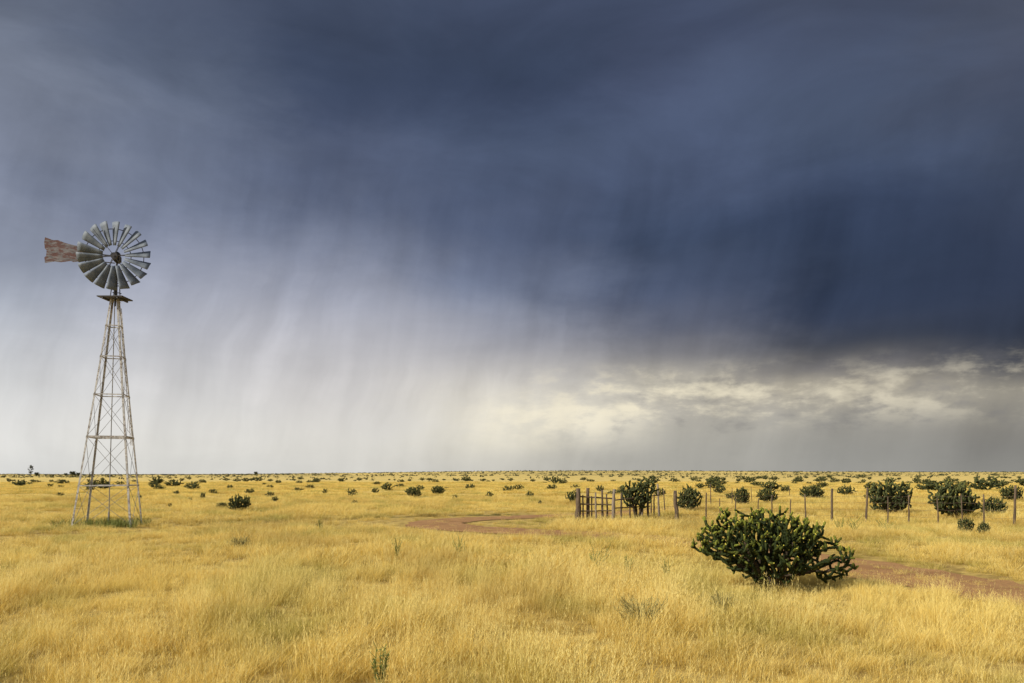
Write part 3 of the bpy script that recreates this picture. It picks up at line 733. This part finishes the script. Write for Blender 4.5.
for px in sorted(cols):
    A = math.atan((px-512)/F)
    rp = nt.new('ShaderNodeValToRGB'); cr_ = rp.color_ramp; cr_.interpolation = 'B_SPLINE' if px < 500 else 'CARDINAL'
    st = sorted([((HZ-py)/F*math.cos(A)/VM, (c[0]-2, c[1]+1, c[2]+6) if py < 330 else c) for py, c in cols[px]])
    while len(cr_.elements) > 1: cr_.elements.remove(cr_.elements[0])
    cr_.elements[0].position = max(0, st[0][0]); cr_.elements[0].color = lin(st[0][1])
    for p_, c in st[1:]:
        e = cr_.elements.new(min(1, p_)); e.color = lin(c)
    nt.l.new(tpar, rp.inputs[0])
    if cur is None: cur = rp.outputs[0]
    else: cur = nt.mix(nt.mr(a2, prev_az, A), cur, rp.outputs[0])
    prev_az = A
n3 = nt.noise(nt.comb(nt.math('MULTIPLY', az, 1.0), nt.math('MULTIPLY', v, 2.0), 2.0), 4.0, 8, 0.58, 0.5)
mot = nt.math('ADD', 1.0, nt.math('MULTIPLY', nt.math('SUBTRACT', n3, 0.5), nt.mr(v, 0.05, 0.4, 0.3, 0.8)))
# rain shafts: broad, soft, patchy, hanging with a slight slant
wa = nt.math('ADD', az, nt.math('MULTIPLY', nt.math('SUBTRACT', n1, 0.5), 0.07))
n4 = nt.noise(nt.comb(nt.math('ADD', nt.math('MULTIPLY', wa, 20.0), nt.math('MULTIPLY', v, -4.0)), nt.math('MULTIPLY', v, 2.2), 0.0), 1.0, 4, 0.58)
n5 = nt.noise(nt.comb(nt.math('ADD', nt.math('MULTIPLY', wa, 7.5), nt.math('MULTIPLY', v, -1.8)), nt.math('MULTIPLY', v, 2.6), 7.0), 1.0, 4, 0.5)
msk = nt.math('MULTIPLY', nt.mr(v, 0.0, 0.14, 0.55, 1.0), nt.mr(v, 0.28, 0.50, 1.0, 0.0))
msk = nt.math('MULTIPLY', msk, nt.mr(n2, 0.35, 0.6, 0.5, 1.0))
st_ = nt.math('ADD', nt.math('MULTIPLY', nt.math('SUBTRACT', n4, 0.5), 0.52), nt.math('MULTIPLY', nt.math('SUBTRACT', n5, 0.47), 1.10))
rain = nt.math('ADD', 1.0, nt.math('MULTIPLY', st_, msk))
# broken bright cloud low on the horizon, seen through the rain
wv = nt.math('ADD', v, nt.math('MULTIPLY', nt.math('SUBTRACT', n2, 0.5), 0.02))
n6 = nt.noise(nt.comb(nt.math('MULTIPLY', az, 21.0), nt.math('MULTIPLY', wv, 46.0), 1.0), 1.0, 9, 0.58, 0.0)
n8 = nt.noise(nt.comb(nt.math('MULTIPLY', az, 8.0), nt.math('MULTIPLY', wv, 24.0), 4.0), 1.0, 6, 0.6, 0.0)
mixn = nt.math('ADD', nt.math('MULTIPLY', n6, 0.55), nt.math('MULTIPLY', n8, 0.45))
bm_ = nt.math('MULTIPLY', nt.mr(v, 0.045, 0.09), nt.mr(v2, 0.098, 0.146, 1.0, 0.0))
bm_ = nt.math('MULTIPLY', bm_, nt.mr(az, -0.05, 0.14))
br = nt.math('MULTIPLY', nt.mr(mixn, 0.46, 0.62), bm_)
cur = nt.mix(nt.math('MULTIPLY', br, nt.mr(az, 0.15, 0.5, 0.85, 0.42)), cur, lin((243, 233, 206)))
gl = nt.math('MULTIPLY', nt.mr(nt.math('ABSOLUTE', nt.math('SUBTRACT', az, 0.05)), 0.0, 0.17, 1.0, 0.0), nt.mr(nt.math('ABSOLUTE', nt.math('SUBTRACT', v, 0.066)), 0.0, 0.05, 1.0, 0.0))
gl = nt.math('MULTIPLY', gl, nt.mr(mixn, 0.38, 0.6, 0.05, 0.75))
cur = nt.mix(gl, cur, lin((243, 234, 210)))
dk = nt.math('MULTIPLY', nt.mr(n6, 0.32, 0.48, 1.0, 0.0), nt.math('MULTIPLY', nt.mr(v, 0.03, 0.07), nt.math('MULTIPLY', nt.mr(v2, 0.10, 0.15, 1.0, 0.0), nt.mr(az, -0.02, 0.25, 0.0, 0.4))))
cur = nt.mix(dk, cur, lin((126, 124, 125)))
cur = nt.scale(cur, nt.math('MULTIPLY', mot, rain))
storm = nt.scale(cur, 10.0)
n7 = nt.noise(gen, 2.5, 6, 0.6)
back = nt.mix(nt.mr(n7, 0.45, 0.65), sky.outputs[0], C(6.0, 6.0, 6.2))
fac = nt.mr(y_, -0.45, 0.15)
fin = nt.mix(fac, back, storm)
nt.l.new(fin, bg.inputs['Color']); bg.inputs['Strength'].default_value = 0.1

sl = bpy.data.lights.new("sun", 'SUN'); sl.energy = 5.0; sl.angle = math.radians(0.6); sl.color = (1.0, 0.93, 0.80)
so = bpy.data.objects.new("sun", sl); COL.objects.link(so); so.rotation_euler = (-sun_from).to_track_quat('-Z', 'Y').to_euler(); so.location = (-30, -15, 30)
